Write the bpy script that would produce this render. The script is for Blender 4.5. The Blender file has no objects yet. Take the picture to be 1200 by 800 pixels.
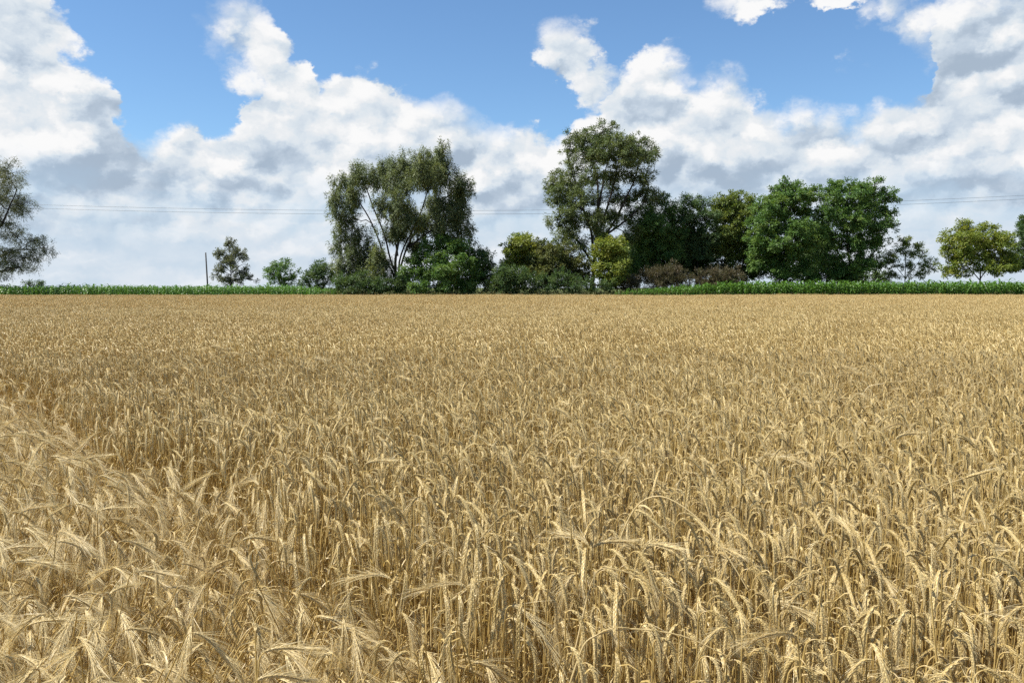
import bpy, math, random
import numpy as np
from mathutils import Vector, Matrix

# ------------------------------------------------------------------ camera, sky, sun, exposure
S = bpy.context.scene
COL = S.collection
CAM_H = 1.72
PITCH = math.atan(63.0 / 1000.0)

cam_data = bpy.data.cameras.new("camera")
cam_data.lens = 30.0
cam_data.sensor_width = 36.0
cam_data.clip_start = 0.05
cam_data.clip_end = 6000.0
cam = bpy.data.objects.new("camera", cam_data)
cam.location = (0, 0, CAM_H)
cam.rotation_euler = (math.radians(90) - PITCH, 0, 0)
COL.objects.link(cam)
S.camera = cam

SUN_EL = math.radians(56)
SUN_AZ = math.radians(-100)          # compass-like: 0 = straight ahead (+Y), negative = to the left
SUN_DIR = Vector((math.sin(SUN_AZ) * math.cos(SUN_EL), math.cos(SUN_AZ) * math.cos(SUN_EL), math.sin(SUN_EL)))

S.view_settings.view_transform = 'Standard'
S.view_settings.look = 'None'
S.view_settings.exposure = 0.68
S.view_settings.gamma = 1.0
S.view_settings.use_curve_mapping = False
S.render.engine = 'CYCLES'
S.cycles.max_bounces = 6
S.cycles.diffuse_bounces = 3
S.cycles.glossy_bounces = 2
S.cycles.transmission_bounces = 4
S.cycles.transparent_max_bounces = 8
S.cycles.use_denoising = False
S.cycles.use_adaptive_sampling = True
S.cycles.adaptive_threshold = 0.01

sun_data = bpy.data.lights.new("sun", 'SUN')
sun_data.energy = 5.0
sun_data.angle = math.radians(0.53)
sun_data.color = (1.0, 0.955, 0.88)
sun = bpy.data.objects.new("sun", sun_data)
sun.rotation_euler = SUN_DIR.to_track_quat('Z', 'Y').to_euler()
sun.location = (-40, -20, 60)
COL.objects.link(sun)


def ray(px, py):
    """direction through a photograph pixel (1200 x 800)"""
    r, u = (px - 600) / 1000.0, (400 - py) / 1000.0
    c, s = math.cos(PITCH), math.sin(PITCH)
    return Vector((r, c + u * s, -s + u * c))


def at(px, py, Y):
    """the point seen at a pixel, Y metres ahead of the camera"""
    d = ray(px, py)
    return Vector((0, 0, CAM_H)) + d * (Y / d.y)


def azel(px, py):
    d = ray(px, py).normalized()
    return math.atan2(d.x, d.y), math.asin(d.z)


class N:
    """tiny expression wrapper over shader node sockets"""
    tree = None

    def __init__(self, s):
        self.s = s

    @staticmethod
    def new(kind, **kw):
        n = N.tree.nodes.new(kind)
        for k, v in kw.items():
            setattr(n, k, v)
        return n

    @staticmethod
    def put(sock, v):
        if isinstance(v, N):
            N.tree.links.new(v.s, sock)
        elif v is not None:
            sock.default_value = v

    @staticmethod
    def math(op, *a, clamp=False):
        n = N.new('ShaderNodeMath', operation=op, use_clamp=clamp)
        for i, v in enumerate(a):
            N.put(n.inputs[i], v)
        return N(n.outputs[0])

    @staticmethod
    def vec(op, *a, out=0):
        n = N.new('ShaderNodeVectorMath', operation=op)
        for i, v in enumerate(a):
            N.put(n.inputs[i], v)
        return N(n.outputs[out])

    def __add__(a, b): return N.math('ADD', a, b)
    def __radd__(a, b): return N.math('ADD', b, a)
    def __sub__(a, b): return N.math('SUBTRACT', a, b)
    def __rsub__(a, b): return N.math('SUBTRACT', b, a)
    def __mul__(a, b): return N.math('MULTIPLY', a, b)
    def __rmul__(a, b): return N.math('MULTIPLY', b, a)
    def __truediv__(a, b): return N.math('DIVIDE', a, b)

    @staticmethod
    def xyz(x, y, z):
        n = N.new('ShaderNodeCombineXYZ')
        for i, v in enumerate((x, y, z)):
            N.put(n.inputs[i], v)
        return N(n.outputs[0])

    @staticmethod
    def step(x, a, b, lo=0.0, hi=1.0):
        n = N.new('ShaderNodeMapRange', interpolation_type='SMOOTHSTEP')
        for i, v in enumerate((x, a, b, lo, hi)):
            N.put(n.inputs[i], v)
        return N(n.outputs[0])

    @staticmethod
    def mix(f, a, b):
        n = N.new('ShaderNodeMix', data_type='RGBA')
        N.put(n.inputs[0], f)
        N.put(n.inputs[6], a if isinstance(a, N) else (*a, 1))
        N.put(n.inputs[7], b if isinstance(b, N) else (*b, 1))
        return N(n.outputs[2])

    @staticmethod
    def noise(v, scale, detail=2.0, rough=0.5, lac=2.0, dist=0.0, color=False):
        n = N.new('ShaderNodeTexNoise')
        N.put(n.inputs['Vector'], v)
        n.inputs['Scale'].default_value = scale
        n.inputs['Detail'].default_value = detail
        n.inputs['Roughness'].default_value = rough
        n.inputs['Lacunarity'].default_value = lac
        n.inputs['Distortion'].default_value = dist
        return N(n.outputs[1 if color else 0])

    @staticmethod
    def voro(v, scale, detail=0.0, rough=0.5, smooth=None):
        n = N.new('ShaderNodeTexVoronoi', feature='F1' if smooth is None else 'SMOOTH_F1')
        N.put(n.inputs['Vector'], v)
        n.inputs['Scale'].default_value = scale
        n.inputs['Detail'].default_value = detail
        n.inputs['Roughness'].default_value = rough
        if smooth is not None:
            n.inputs['Smoothness'].default_value = smooth
        return N(n.outputs['Distance'])

    @staticmethod
    def curve(x, pts):
        n = N.new('ShaderNodeFloatCurve')
        c = n.mapping.curves[0]
        pts = sorted(pts)
        c.points[0].location = pts[0]
        c.points[-1].location = pts[-1]
        for p in pts[1:-1]:
            c.points.new(*p)
        for p in c.points:
            p.handle_type = 'AUTO_CLAMPED'
        n.mapping.update()
        N.put(n.inputs['Value'], x)
        return N(n.outputs[0])


def build_world():
    w = bpy.data.worlds.new("World")
    S.world = w
    w.use_nodes = True
    w.cycles.sampling_method = 'MANUAL'
    w.cycles.sample_map_resolution = 512
    t = w.node_tree
    t.nodes.clear()
    N.tree = t
    sky = N.new('ShaderNodeTexSky', sky_type='NISHITA')
    sky.sun_disc = False
    sky.sun_elevation = SUN_EL
    sky.sun_rotation = SUN_AZ % (2 * math.pi)
    sky.altitude = 300
    sky.air_density = 1.0
    sky.dust_density = 0.1
    sky.ozone_density = 1.6
    tc = N.new('ShaderNodeTexCoord')
    D = N(tc.outputs['Generated'])
    D = N.vec('NORMALIZE', D)
    sp = N.new('ShaderNodeSeparateXYZ')
    N.put(sp.inputs[0], D)
    x, y, z = (N(sp.outputs[i]) for i in range(3))
    az = N.math('ARCTAN2', x, y)
    el = N.math('ARCSINE', z)
    # cloud texture space: the sphere of directions, squeezed upright so that far clouds flatten
    P = N.vec('MULTIPLY', D, (1.0, 1.0, 1.35))
    L = (-0.45, -0.10, 0.89)                       # towards the light, in that space

    # domain warp: big rolls and small curls
    w1 = N.vec('SUBTRACT', N.noise(P, 16.0, 2.0, 0.5, color=True), (0.5, 0.5, 0.5))
    w2 = N.vec('SUBTRACT', N.noise(P, 55.0, 4.0, 0.62, color=True), (0.5, 0.5, 0.5))
    W = N.vec('ADD', N.vec('MULTIPLY', w1, (0.055, 0.04, 0)), N.vec('MULTIPLY', w2, (0.034, 0.03, 0)))
    uv = N.vec('ADD', N.xyz(az, el, 0.0), W)
    s2 = N.new('ShaderNodeSeparateXYZ')
    N.put(s2.inputs[0], uv)
    u, v = N(s2.outputs[0]), N(s2.outputs[1])

    # outline of the cloud bank: photo pixels -> azimuth / elevation
    top = [(-330, 120), (-250, 60), (-160, -30), (-60, -60), (40, -40), (80, 5), (98, 55), (122, 78), (138, 100), (152, 140),
           (175, 150), (205, 140), (228, 133), (245, 150), (262, 150), (278, 140), (292, 110), (306, 75), (325, 58), (348, 60),
           (368, 72), (380, 98), (393, 95), (402, 80), (416, 70), (450, 74), (475, 90), (505, 107), (545, 114), (590, 130),
           (622, 128), (655, 142), (690, 128), (708, 100), (722, 60), (738, 62), (752, 47), (772, 42), (798, 62), (825, 82),
           (852, 74), (878, 88), (892, 108), (922, 117), (945, 108), (985, 119), (1012, 124), (1034, 106), (1062, 98),
           (1085, 70), (1110, -20), (1200, -40), (1290, 40), (1400, 110), (1540, 60)]
    pts = []
    for px, py in top:
        a, e = azel(px, py)
        pts.append(((a + 0.8) / 1.6, e / 0.5 if e > 0 else 0))
    H = N.curve((u + 0.8) / 1.6, pts) * 0.5
    C = H - v

    def blob(px, py, rx, ry, uu=uv):
        a, e = azel(px, py)
        d = N.vec('SUBTRACT', uu, (a, e, 0))
        d = N.vec('MULTIPLY', d, (1000.0 / rx, 1000.0 / ry, 0))
        return 1.0 - N.vec('DOT_PRODUCT', d, d, out=1)

    # towers and wisps that lean out over the blue
    for b in ((281, 40, 46, 44), (305, 84, 46, 48), (672, 58, 46, 36), (1105, 30, 92, 66), (885, -8, 50, 32), (992, -10, 40, 20), (700, 95, 40, 46)):
        C = N.math('MAXIMUM', C, blob(*b) * 0.03)
    # the same kind of sky, at random, beside, behind and above the picture
    gen = (N.noise(P, 3.2, 3.0, 0.5) - 0.5) * 0.35
    out = N.step(N.math('MAXIMUM', N.math('ABSOLUTE', az) - 0.60, (el - 0.36)), 0.0, 0.12)
    C = C * (1.0 - out) + gen * out

    # cauliflower relief
    def relief(p):
        b = 1.0 - N.voro(p, 17.0, 1.0, 0.5)
        n = N.noise(p, 17.0, 4.0, 0.52)
        return b * 0.50 + n * 0.62

    Pw = N.vec('ADD', P, N.vec('MULTIPLY', w2, (0.03, 0.03, 0.03)))
    r0 = relief(Pw)
    r1 = relief(N.vec('ADD', Pw, tuple(c * 0.022 for c in L)))
    C = C + (r0 - 0.62) * 0.055
    soft = N.step(N.noise(P, 7.0, 1.0, 0.5), 0.35, 0.7, 0.009, 0.036)
    alpha = N.step(C / soft, -0.35, 1.0)

    # towards the horizon the bank breaks up into soft bars with pale blue air between
    bars = N.noise(N.vec('MULTIPLY', Pw, (1, 1, 3.2)), 6.5, 4.0, 0.55)
    lowb = N.step(el, 0.05, 0.15, 1.0, 0.0)
    alpha = alpha * (1.0 - lowb * N.step(bars, 0.36, 0.62, 0.6, 0.0))

    # light and shade on the cloud
    lit = (r0 - r1) * 1.9
    rl0 = N.noise(N.vec('MULTIPLY', Pw, (1, 1, 2.0)), 6.0, 2.0, 0.42)
    rl1 = N.noise(N.vec('MULTIPLY', N.vec('ADD', Pw, tuple(c * 0.075 for c in L)), (1, 1, 2.0)), 6.0, 2.0, 0.42)
    big = (rl0 - rl1) * 1.25
    edge = N.step(C, 0.0, 0.07, 0.20, -0.02)       # thin sunlit crests shine
    shade = lit + big + edge + (r0 - 0.62) * 0.30
    for b, k in (((128, 188, 80, 40), -0.42), ((78, 58, 52, 30), -0.34), ((255, 226, 120, 20), -0.5), ((60, 262, 90, 16), -0.22), ((200, 282, 120, 14), -0.16), ((560, 186, 90, 24), -0.34),
                 ((735, 124, 70, 26), -0.26), ((770, 190, 120, 40), -0.28), ((1000, 208, 210, 28), -0.34), ((1150, 120, 100, 50), -0.33),
                 ((1120, 230, 140, 20), -0.26), ((40, 130, 70, 50), 0.16), ((330, 110, 60, 60), 0.10), ((770, 85, 50, 34), 0.22), ((665, 45, 50, 22), 0.22),
                 ((205, 180, 40, 30), 0.16), ((1045, 118, 40, 22), 0.22), ((1045, 200, 40, 22), 0.2), ((420, 110, 60, 40), 0.08), ((660, 165, 30, 36), 0.16),
                 ((1100, 55, 60, 40), 0.08)):
        shade = shade + N.math('MAXIMUM', blob(*b), 0.0) * (k * 0.85)
    low = N.step(el, 0.0, 0.135, 1.0, 0.0)         # far, low clouds are veiled by air
    sh = N.step(shade * (1.0 - low * 0.5) + 0.51 + low * 0.13, -0.24, 1.0)
    ramp = N.new('ShaderNodeValToRGB')
    cr = ramp.color_ramp
    cr.elements[0].position, cr.elements[0].color = 0.0, (0.41, 0.505, 0.625, 1)
    cr.elements[1].position, cr.elements[1].color = 1.0, (1.0, 1.0, 1.0, 1)
    for p, c in ((0.30, (0.58, 0.675, 0.785, 1)), (0.6, (0.75, 0.82, 0.885, 1)), (0.82, (0.86, 0.89, 0.92, 1))):
        e = cr.elements.new(p)
        e.color = c
    N.put(ramp.inputs[0], sh)
    cloud = N(ramp.outputs[0])
    cloud = N.mix(low * 0.35, cloud, (0.60, 0.73, 0.88))
    bg_sky = N.new('ShaderNodeBackground')
    N.put(bg_sky.inputs[0], N.vec('MULTIPLY', N(sky.outputs[0]), (0.80, 1.0, 1.15)))   # the camera's vivid blue
    bg_sky.inputs[1].default_value = 0.083
    bg_c = N.new('ShaderNodeBackground')
    N.put(bg_c.inputs[0], cloud)
    bg_c.inputs[1].default_value = 0.60
    # pale humid air low down, in front of the blue
    bg_h = N.new('ShaderNodeBackground')
    bg_h.inputs[0].default_value = (0.60, 0.74, 0.90, 1)
    bg_h.inputs[1].default_value = 0.55
    mh = N.new('ShaderNodeMixShader')
    N.put(mh.inputs[0], N.step(el, 0.04, 0.17, 0.95, 0.0))
    t.links.new(bg_sky.outputs[0], mh.inputs[1])
    t.links.new(bg_h.outputs[0], mh.inputs[2])
    m = N.new('ShaderNodeMixShader')
    N.put(m.inputs[0], alpha * N.step(el, -0.02, 0.0))
    t.links.new(mh.outputs[0], m.inputs[1])
    t.links.new(bg_c.outputs[0], m.inputs[2])
    o = N.new('ShaderNodeOutputWorld')
    t.links.new(m.outputs[0], o.inputs[0])


build_world()

# ------------------------------------------------------------------ helpers
rng = np.random.default_rng(7)
R = random.Random(11)


def tag(o, label=None, cat=None, group=None, kind=None):
    if label: o['label'] = label
    if cat: o['category'] = cat
    if group: o['group'] = group
    if kind: o['kind'] = kind
    return o


def empty(name, loc=(0, 0, 0), rot=(0, 0, 0)):
    o = bpy.data.objects.new(name, None)
    o.empty_display_size = 0.2
    o.location = loc
    o.rotation_euler = rot
    COL.objects.link(o)
    return o


class Geo:
    """collects vertices, faces and one tint per vertex"""

    def __init__(self):
        self.v, self.f, self.t, self.n = [], [], [], 0

    def add(self, v, f, tint):
        v = np.asarray(v, float)
        self.v.append(v)
        self.f.extend(tuple(i + self.n for i in q) for q in f)
        t = np.empty((len(v), 4))
        t[:] = (*tint, 1)
        self.t.append(t)
        self.n += len(v)

    def merge(self, g, mat=None, tint=None):
        for v, t in zip(g.v, g.t):
            v2 = v if mat is None else v @ mat[:3, :3].T + mat[:3, 3]
            self.v.append(v2)
            self.t.append(t if tint is None else t * np.array((*tint, 1)))
        self.f.extend(tuple(i + self.n for i in q) for q in g.f)
        self.n += g.n

    def tube(self, pts, rad, sides=5, tint=(.5, .5, .5), cap=False):
        pts = np.asarray(pts, float)
        n = len(pts)
        tan = np.gradient(pts, axis=0)
        tan /= np.linalg.norm(tan, axis=1)[:, None] + 1e-9
        ref = np.array((0.0, 1.0, 0.02)) if abs(tan[:, 1]).mean() < 0.8 else np.array((1.0, 0, 0))
        a = np.cross(tan, ref)
        a /= np.linalg.norm(a, axis=1)[:, None] + 1e-9
        b = np.cross(tan, a)
        ang = np.arange(sides) * 2 * math.pi / sides
        rad = np.broadcast_to(np.asarray(rad, float), (n,))
        v = pts[:, None] + rad[:, None, None] * (a[:, None] * np.cos(ang)[None, :, None] + b[:, None] * np.sin(ang)[None, :, None])
        f = []
        for i in range(n - 1):
            for k in range(sides):
                k2 = (k + 1) % sides
                f.append((i * sides + k, i * sides + k2, (i + 1) * sides + k2, (i + 1) * sides + k))
        if cap:
            f.append(tuple((n - 1) * sides + k for k in range(sides)))
        self.add(v.reshape(-1, 3), f, tint)

    def mesh(self, name, mat, smooth=False):
        me = bpy.data.meshes.new(name)
        v = np.concatenate(self.v)
        me.from_pydata(v.tolist(), [], self.f)
        ca = me.color_attributes.new('tint', 'FLOAT_COLOR', 'POINT')
        ca.data.foreach_set('color', np.concatenate(self.t).astype(np.float32).ravel())
        me.materials.append(mat)
        if smooth:
            me.polygons.foreach_set('use_smooth', np.ones(len(me.polygons), bool))
        me.update()
        return me

    def build(self, name, mat, parent=None, smooth=False, link=True):
        o = bpy.data.objects.new(name, self.mesh(name, mat, smooth))
        if link:
            COL.objects.link(o)
        if parent is not None:
            o.parent = parent
        return o


def quad_mesh(name, v, tint, mat):
    """a soup of quads, given as an (n, 4, 3) array with one tint each"""
    n = len(v)
    me = bpy.data.meshes.new(name)
    me.vertices.add(n * 4)
    me.vertices.foreach_set('co', v.astype(np.float32).ravel())
    me.loops.add(n * 4)
    me.loops.foreach_set('vertex_index', np.arange(n * 4, dtype=np.int32))
    me.polygons.add(n)
    me.polygons.foreach_set('loop_start', np.arange(n, dtype=np.int32) * 4)
    ca = me.color_attributes.new('tint', 'FLOAT_COLOR', 'POINT')
    c = np.ones((n, 4, 4), np.float32)
    c[:, :, :3] = tint[:, None, :]
    ca.data.foreach_set('color', c.ravel())
    me.materials.append(mat)
    me.update(calc_edges=True)
    return me


def vnoise(x, y, seed=0):
    """smooth value noise on numpy arrays, about -1..1"""
    xi, yi = np.floor(x).astype(int), np.floor(y).astype(int)
    fx, fy = x - xi, y - yi
    fx, fy = fx * fx * (3 - 2 * fx), fy * fy * (3 - 2 * fy)

    def h(a, b):
        n = (a * 374761393 + b * 668265263 + seed * 1442695041) & 0x7fffffff
        n = ((n ^ (n >> 13)) * 1274126177) & 0x7fffffff
        return ((n ^ (n >> 16)) & 0xffff) / 32767.5 - 1
    return (h(xi, yi) * (1 - fx) + h(xi + 1, yi) * fx) * (1 - fy) + (h(xi, yi + 1) * (1 - fx) + h(xi + 1, yi + 1) * fx) * fy


# ------------------------------------------------------------------ materials
def new_mat(name):
    m = bpy.data.materials.new(name)
    m.use_nodes = True
    m.node_tree.nodes.clear()
    N.tree = m.node_tree
    return m


def out(shader):
    o = N.new('ShaderNodeOutputMaterial')
    N.tree.links.new(shader, o.inputs[0])


def principled(color, rough=0.6, spec=0.3):
    p = N.new('ShaderNodeBsdfPrincipled')
    N.put(p.inputs['Base Color'], color if isinstance(color, N) else (*color, 1))
    N.put(p.inputs['Roughness'], rough)
    N.put(p.inputs['Specular IOR Level'], spec)
    return p


def leafy(color, trans, rough=0.5, spec=0.35, tcol=None):
    """a thin sheet that reflects and lets light through"""
    p = principled(color, rough, spec)
    t = N.new('ShaderNodeBsdfTranslucent')
    N.put(t.inputs[0], tcol if tcol is not None else color)
    m = N.new('ShaderNodeMixShader')
    m.inputs[0].default_value = trans
    N.tree.links.new(p.outputs[0], m.inputs[1])
    N.tree.links.new(t.outputs[0], m.inputs[2])
    out(m.outputs[0])


def attr(name='tint'):
    n = N.new('ShaderNodeAttribute', attribute_name=name)
    s = N.new('ShaderNodeSeparateColor')
    N.tree.links.new(n.outputs['Color'], s.inputs[0])
    return N(s.outputs[0]), N(s.outputs[1]), N(s.outputs[2])


def mat_straw():
    m = new_mat('ripe_straw')
    a, b, c = attr()                                  # a: stem 0 .. ear 1, b: random per stalk, c: bleached
    oi = N.new('ShaderNodeObjectInfo')
    rnd = N(oi.outputs['Random'])
    r = N.math('FRACT', rnd + b)
    geo = N.new('ShaderNodeNewGeometry')
    nz = N.noise(N(geo.outputs['Position']), 130.0, 2.0, 0.6)
    field = N.noise(N(geo.outputs['Position']), 0.35, 2.0, 0.5)
    stem = N.mix(r, (0.38, 0.260, 0.070), (0.62, 0.455, 0.160))
    ear = N.mix(r, (0.54, 0.405, 0.150), (0.87, 0.720, 0.355))
    col = N.mix(a, stem, ear)
    col = N.mix(N.step(nz, 0.35, 0.75) * 0.30, col, (0.36, 0.25, 0.09))
    col = N.mix(N.step(field, 0.38, 0.68) * 0.18, col, (0.46, 0.31, 0.11))
    col = N.mix(c, col, (0.80, 0.70, 0.46))
    leafy(col, 0.30, 0.44, 0.45, N.vec('MULTIPLY', col, (1.05, 0.97, 0.72)))
    return m


def mat_leaf(name, c0, c1, c2, trans=0.28, rough=0.5, spec=0.3):
    """c0 .. c1 from leaf to leaf, c2 in some sprays"""
    m = new_mat(name)
    a, b, c = attr()
    col = N.mix(a, c0, c1)
    col = N.mix(b, col, c2)
    tc = N.vec('MULTIPLY', col, (1.25, 1.2, 0.6))
    leafy(col, trans, rough, spec, tc)
    return m


def mat_bark(name, c0, c1):
    m = new_mat(name)
    geo = N.new('ShaderNodeNewGeometry')
    pos = N.vec('MULTIPLY', N(geo.outputs['Position']), (6, 6, 1.2))
    n = N.noise(pos, 2.0, 5.0, 0.65)
    p = principled(N.mix(n, c0, c1), 0.9, 0.1)
    b = N.new('ShaderNodeBump')
    b.inputs['Strength'].default_value = 0.6
    b.inputs['Distance'].default_value = 0.05
    N.put(b.inputs['Height'], n)
    N.tree.links.new(b.outputs[0], p.inputs['Normal'])
    out(p.outputs[0])
    return m


def mat_soil(name, c0, c1, c2):
    m = new_mat(name)
    geo = N.new('ShaderNodeNewGeometry')
    pos = N(geo.outputs['Position'])
    n1 = N.noise(pos, 3.0, 6.0, 0.6)
    n2 = N.noise(pos, 60.0, 3.0, 0.6)
    n3 = N.noise(pos, 0.05, 4.0, 0.6)
    col = N.mix(N.step(n1, 0.3, 0.7), c0, c1)
    col = N.mix(N.step(n2, 0.45, 0.7) * 0.7, col, c2)
    col = N.mix(N.step(n3, 0.4, 0.65) * 0.4, col, c1)
    p = principled(col, 0.95, 0.05)
    b = N.new('ShaderNodeBump')
    b.inputs['Strength'].default_value = 0.8
    b.inputs['Distance'].default_value = 0.04
    N.put(b.inputs['Height'], n1 + n2 * 0.4)
    N.tree.links.new(b.outputs[0], p.inputs['Normal'])
    out(p.outputs[0])
    return m


STRAW = mat_straw()
BARK = mat_bark('grey_bark', (0.022, 0.019, 0.016), (0.058, 0.050, 0.042))
BARK_PALE = mat_bark('pale_bark', (0.10, 0.09, 0.075), (0.24, 0.22, 0.19))
SOIL = mat_soil('dry_soil', (0.19, 0.125, 0.07), (0.25, 0.17, 0.095), (0.42, 0.29, 0.13))
MEADOW = mat_soil('meadow', (0.055, 0.085, 0.025), (0.085, 0.10, 0.035), (0.16, 0.14, 0.06))

# ------------------------------------------------------------------ ground
def sheet(name, x0, x1, y0, y1, nx, ny, z, mat, amp=0.0):
    xs, ys = np.linspace(x0, x1, nx + 1), np.linspace(y0, y1, ny + 1)
    X, Y = np.meshgrid(xs, ys)
    Z = z + amp * vnoise(X / 7.0, Y / 7.0, 3)
    v = np.stack([X, Y, Z], -1).reshape(-1, 3)
    f = [(j * (nx + 1) + i, j * (nx + 1) + i + 1, (j + 1) * (nx + 1) + i + 1, (j + 1) * (nx + 1) + i) for j in range(ny) for i in range(nx)]
    me = bpy.data.meshes.new(name)
    me.from_pydata(v.tolist(), [], f)
    me.materials.append(mat)
    o = bpy.data.objects.new(name, me)
    COL.objects.link(o)
    tag(o, kind='structure')
    return o


sheet('ground', -3000, 3000, -400, 5000, 40, 40, 0.0, MEADOW)
sheet('field_soil', -120, 120, -30, 102, 60, 40, 0.02, SOIL, 0.012)


# ------------------------------------------------------------------ grain: stalk shapes
def stalk_path(r, h, droop, neck=0.05, lean=0.05, ear_len=0.10):
    """stem polyline and ear polyline in the XZ plane, then a little sideways wander"""
    top = np.array((lean * h, 0, h))
    base = np.zeros(3)
    st = [base, np.array((lean * h * 0.12, 0, h * 0.35)), np.array((lean * h * 0.45, 0, h * 0.7)), np.array((lean * h * 0.72, 0, h * 0.88)), top]
    ang = math.pi / 2 - lean * 1.8                  # heading above the horizon
    p = top.copy()
    steps = 7
    arc = neck
    for i in range(steps):
        ang -= droop * 0.45 / steps
        p = p + np.array((math.cos(ang), 0, math.sin(ang))) * arc / steps
        st.append(p.copy())
    ear = [p.copy()]
    m = 10
    wts = (0.26, 0.24, 0.18, 0.12, 0.07, 0.05, 0.03, 0.02, 0.02, 0.01)
    for i in range(m):
        ang -= droop * 0.55 * wts[i]
        p = p + np.array((math.cos(ang), 0, math.sin(ang))) * ear_len / m
        ear.append(p.copy())
    st, ear = np.array(st), np.array(ear)
    wob = r.uniform(-1, 1) * 0.02
    skew = r.uniform(-0.15, 0.15)
    for a in (st, ear):
        a[:, 1] += wob * np.sin(a[:, 2] * 5.0) + a[:, 0] * skew
    return st, ear


def frame_at(ear, t):
    n = len(ear) - 1
    k = min(int(t * n), n - 1)
    p = ear[k] + (ear[k + 1] - ear[k]) * (t * n - k)
    d = ear[k + 1] - ear[k]
    d = d / np.linalg.norm(d)
    s = np.cross(d, (0, 1, 0.0))
    s /= np.linalg.norm(s) + 1e-9
    return p, d, np.array((0, 1.0, 0)) - d * d[1], s


def kernel(g, p, axis, side, length, width, tint):
    axis = axis / np.linalg.norm(axis)
    side = side - axis * axis.dot(side)
    side /= np.linalg.norm(side)
    oth = np.cross(axis, side)
    m = p + axis * length * 0.42
    v = [p, p + axis * length] + [m + (side * math.cos(q) + oth * math.sin(q)) * width for q in (0, math.pi / 2, math.pi, 3 * math.pi / 2)]
    f = [(0, 2, 3), (0, 3, 4), (0, 4, 5), (0, 5, 2), (1, 3, 2), (1, 4, 3), (1, 5, 4), (1, 2, 5)]
    g.add(v, f, tint)


def awn(g, p, d, length, width, r, tint):
    """a long bristle: two slim tapering pieces"""
    d = d / np.linalg.norm(d)
    s = np.cross(d, (r.uniform(-1, 1), r.uniform(-1, 1), r.uniform(-1, 1)))
    s /= np.linalg.norm(s) + 1e-9
    sag = np.array((0, 0, -1.0)) * length * r.uniform(0.0, 0.10)
    m = p + d * length * 0.5
    e = p + d * length + sag + s * length * r.uniform(-.08, .08)
    v = [p - s * width, p + s * width, m + s * width * 0.75, m - s * width * 0.75, e]
    g.add(v, [(0, 1, 2, 3), (3, 2, 4)], tint)


def ear_geo(r, ear, n=15, awn_len=0.10, awn_w=0.0007, rows=4, fat=1.0, pale=0.0):
    k, a = Geo(), Geo()
    b = r.random()
    k.tube(ear, np.interp(np.linspace(0, 1, len(ear)), (0, 0.15, 0.5, 0.85, 1), (0.0022, 0.0042, 0.0046, 0.0036, 0.0012)) * fat, 6, (1.0, b, 0))
    for i in range(n):
        t = (i + 0.4) / n
        p, d, yv, s = frame_at(ear, t)
        taper = 0.72 + 0.42 * math.sin(math.pi * min(1, t * 0.9 + 0.12))
        for q in range(rows):
            an = math.pi / rows + q * 2 * math.pi / rows + (i % 2) * 0.35
            o = yv * math.cos(an) * 1.15 + s * math.sin(an) * 0.85
            o = o / np.linalg.norm(o)
            ax = d * 1.0 + o * 0.20
            pp = p + o * 0.0026 * taper * fat
            kernel(k, pp, ax, o, 0.0120 * taper, 0.0029 * fat * taper, (1.0, (b + r.uniform(-.16, .16)) % 1, pale))
            if awn_len > 0 and ((q + i) % 2 == 0 or awn_len > 0.06):
                tip = pp + ax / np.linalg.norm(ax) * 0.011 * taper
                dd = d + o * r.uniform(0.04, 0.30 if awn_len > 0.06 else 0.14) + np.array((r.gauss(0, .05), r.gauss(0, .05), r.gauss(0, .05)))
                awn(a, tip, dd, awn_len * r.uniform(0.7, 1.15), awn_w, r, (1.0, (b + 0.2) % 1, r.uniform(0.2, 0.6)))
    if awn_len > 0:
        p, d, yv, s = frame_at(ear, 0.999)
        for q in range(5):
            awn(a, p, d + yv * r.gauss(0, .12) + s * r.gauss(0, .12), awn_len * r.uniform(0.7, 1.0), awn_w, r, (1.0, b, 0.4))
    return k, a


def blade(g, r, p0, az, length, width, rise, tint):
    """a dried leaf: a curling, twisting ribbon"""
    n = 7
    d = np.array((math.cos(az), math.sin(az), 0))
    ang = rise
    p = np.array(p0, float)
    tw = r.uniform(-1, 1)
    vs = []
    for i in range(n):
        t = i / (n - 1)
        w = width * (1 - t) ** 0.6 * (0.5 + 0.5 * min(1, t * 5))
        side = np.array((-d[1], d[0], 0)) * math.cos(tw * t * 4) + np.array((0, 0, 1.0)) * math.sin(tw * t * 4)
        vs += [p - side * w, p + side * w]
        p = p + (d * math.cos(ang) + np.array((0, 0, 1)) * math.sin(ang)) * length / n
        ang -= r.uniform(0.25, 0.62)
    g.add(vs, [(2 * i, 2 * i + 1, 2 * i + 3, 2 * i + 2) for i in range(n - 1)], tint)


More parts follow.
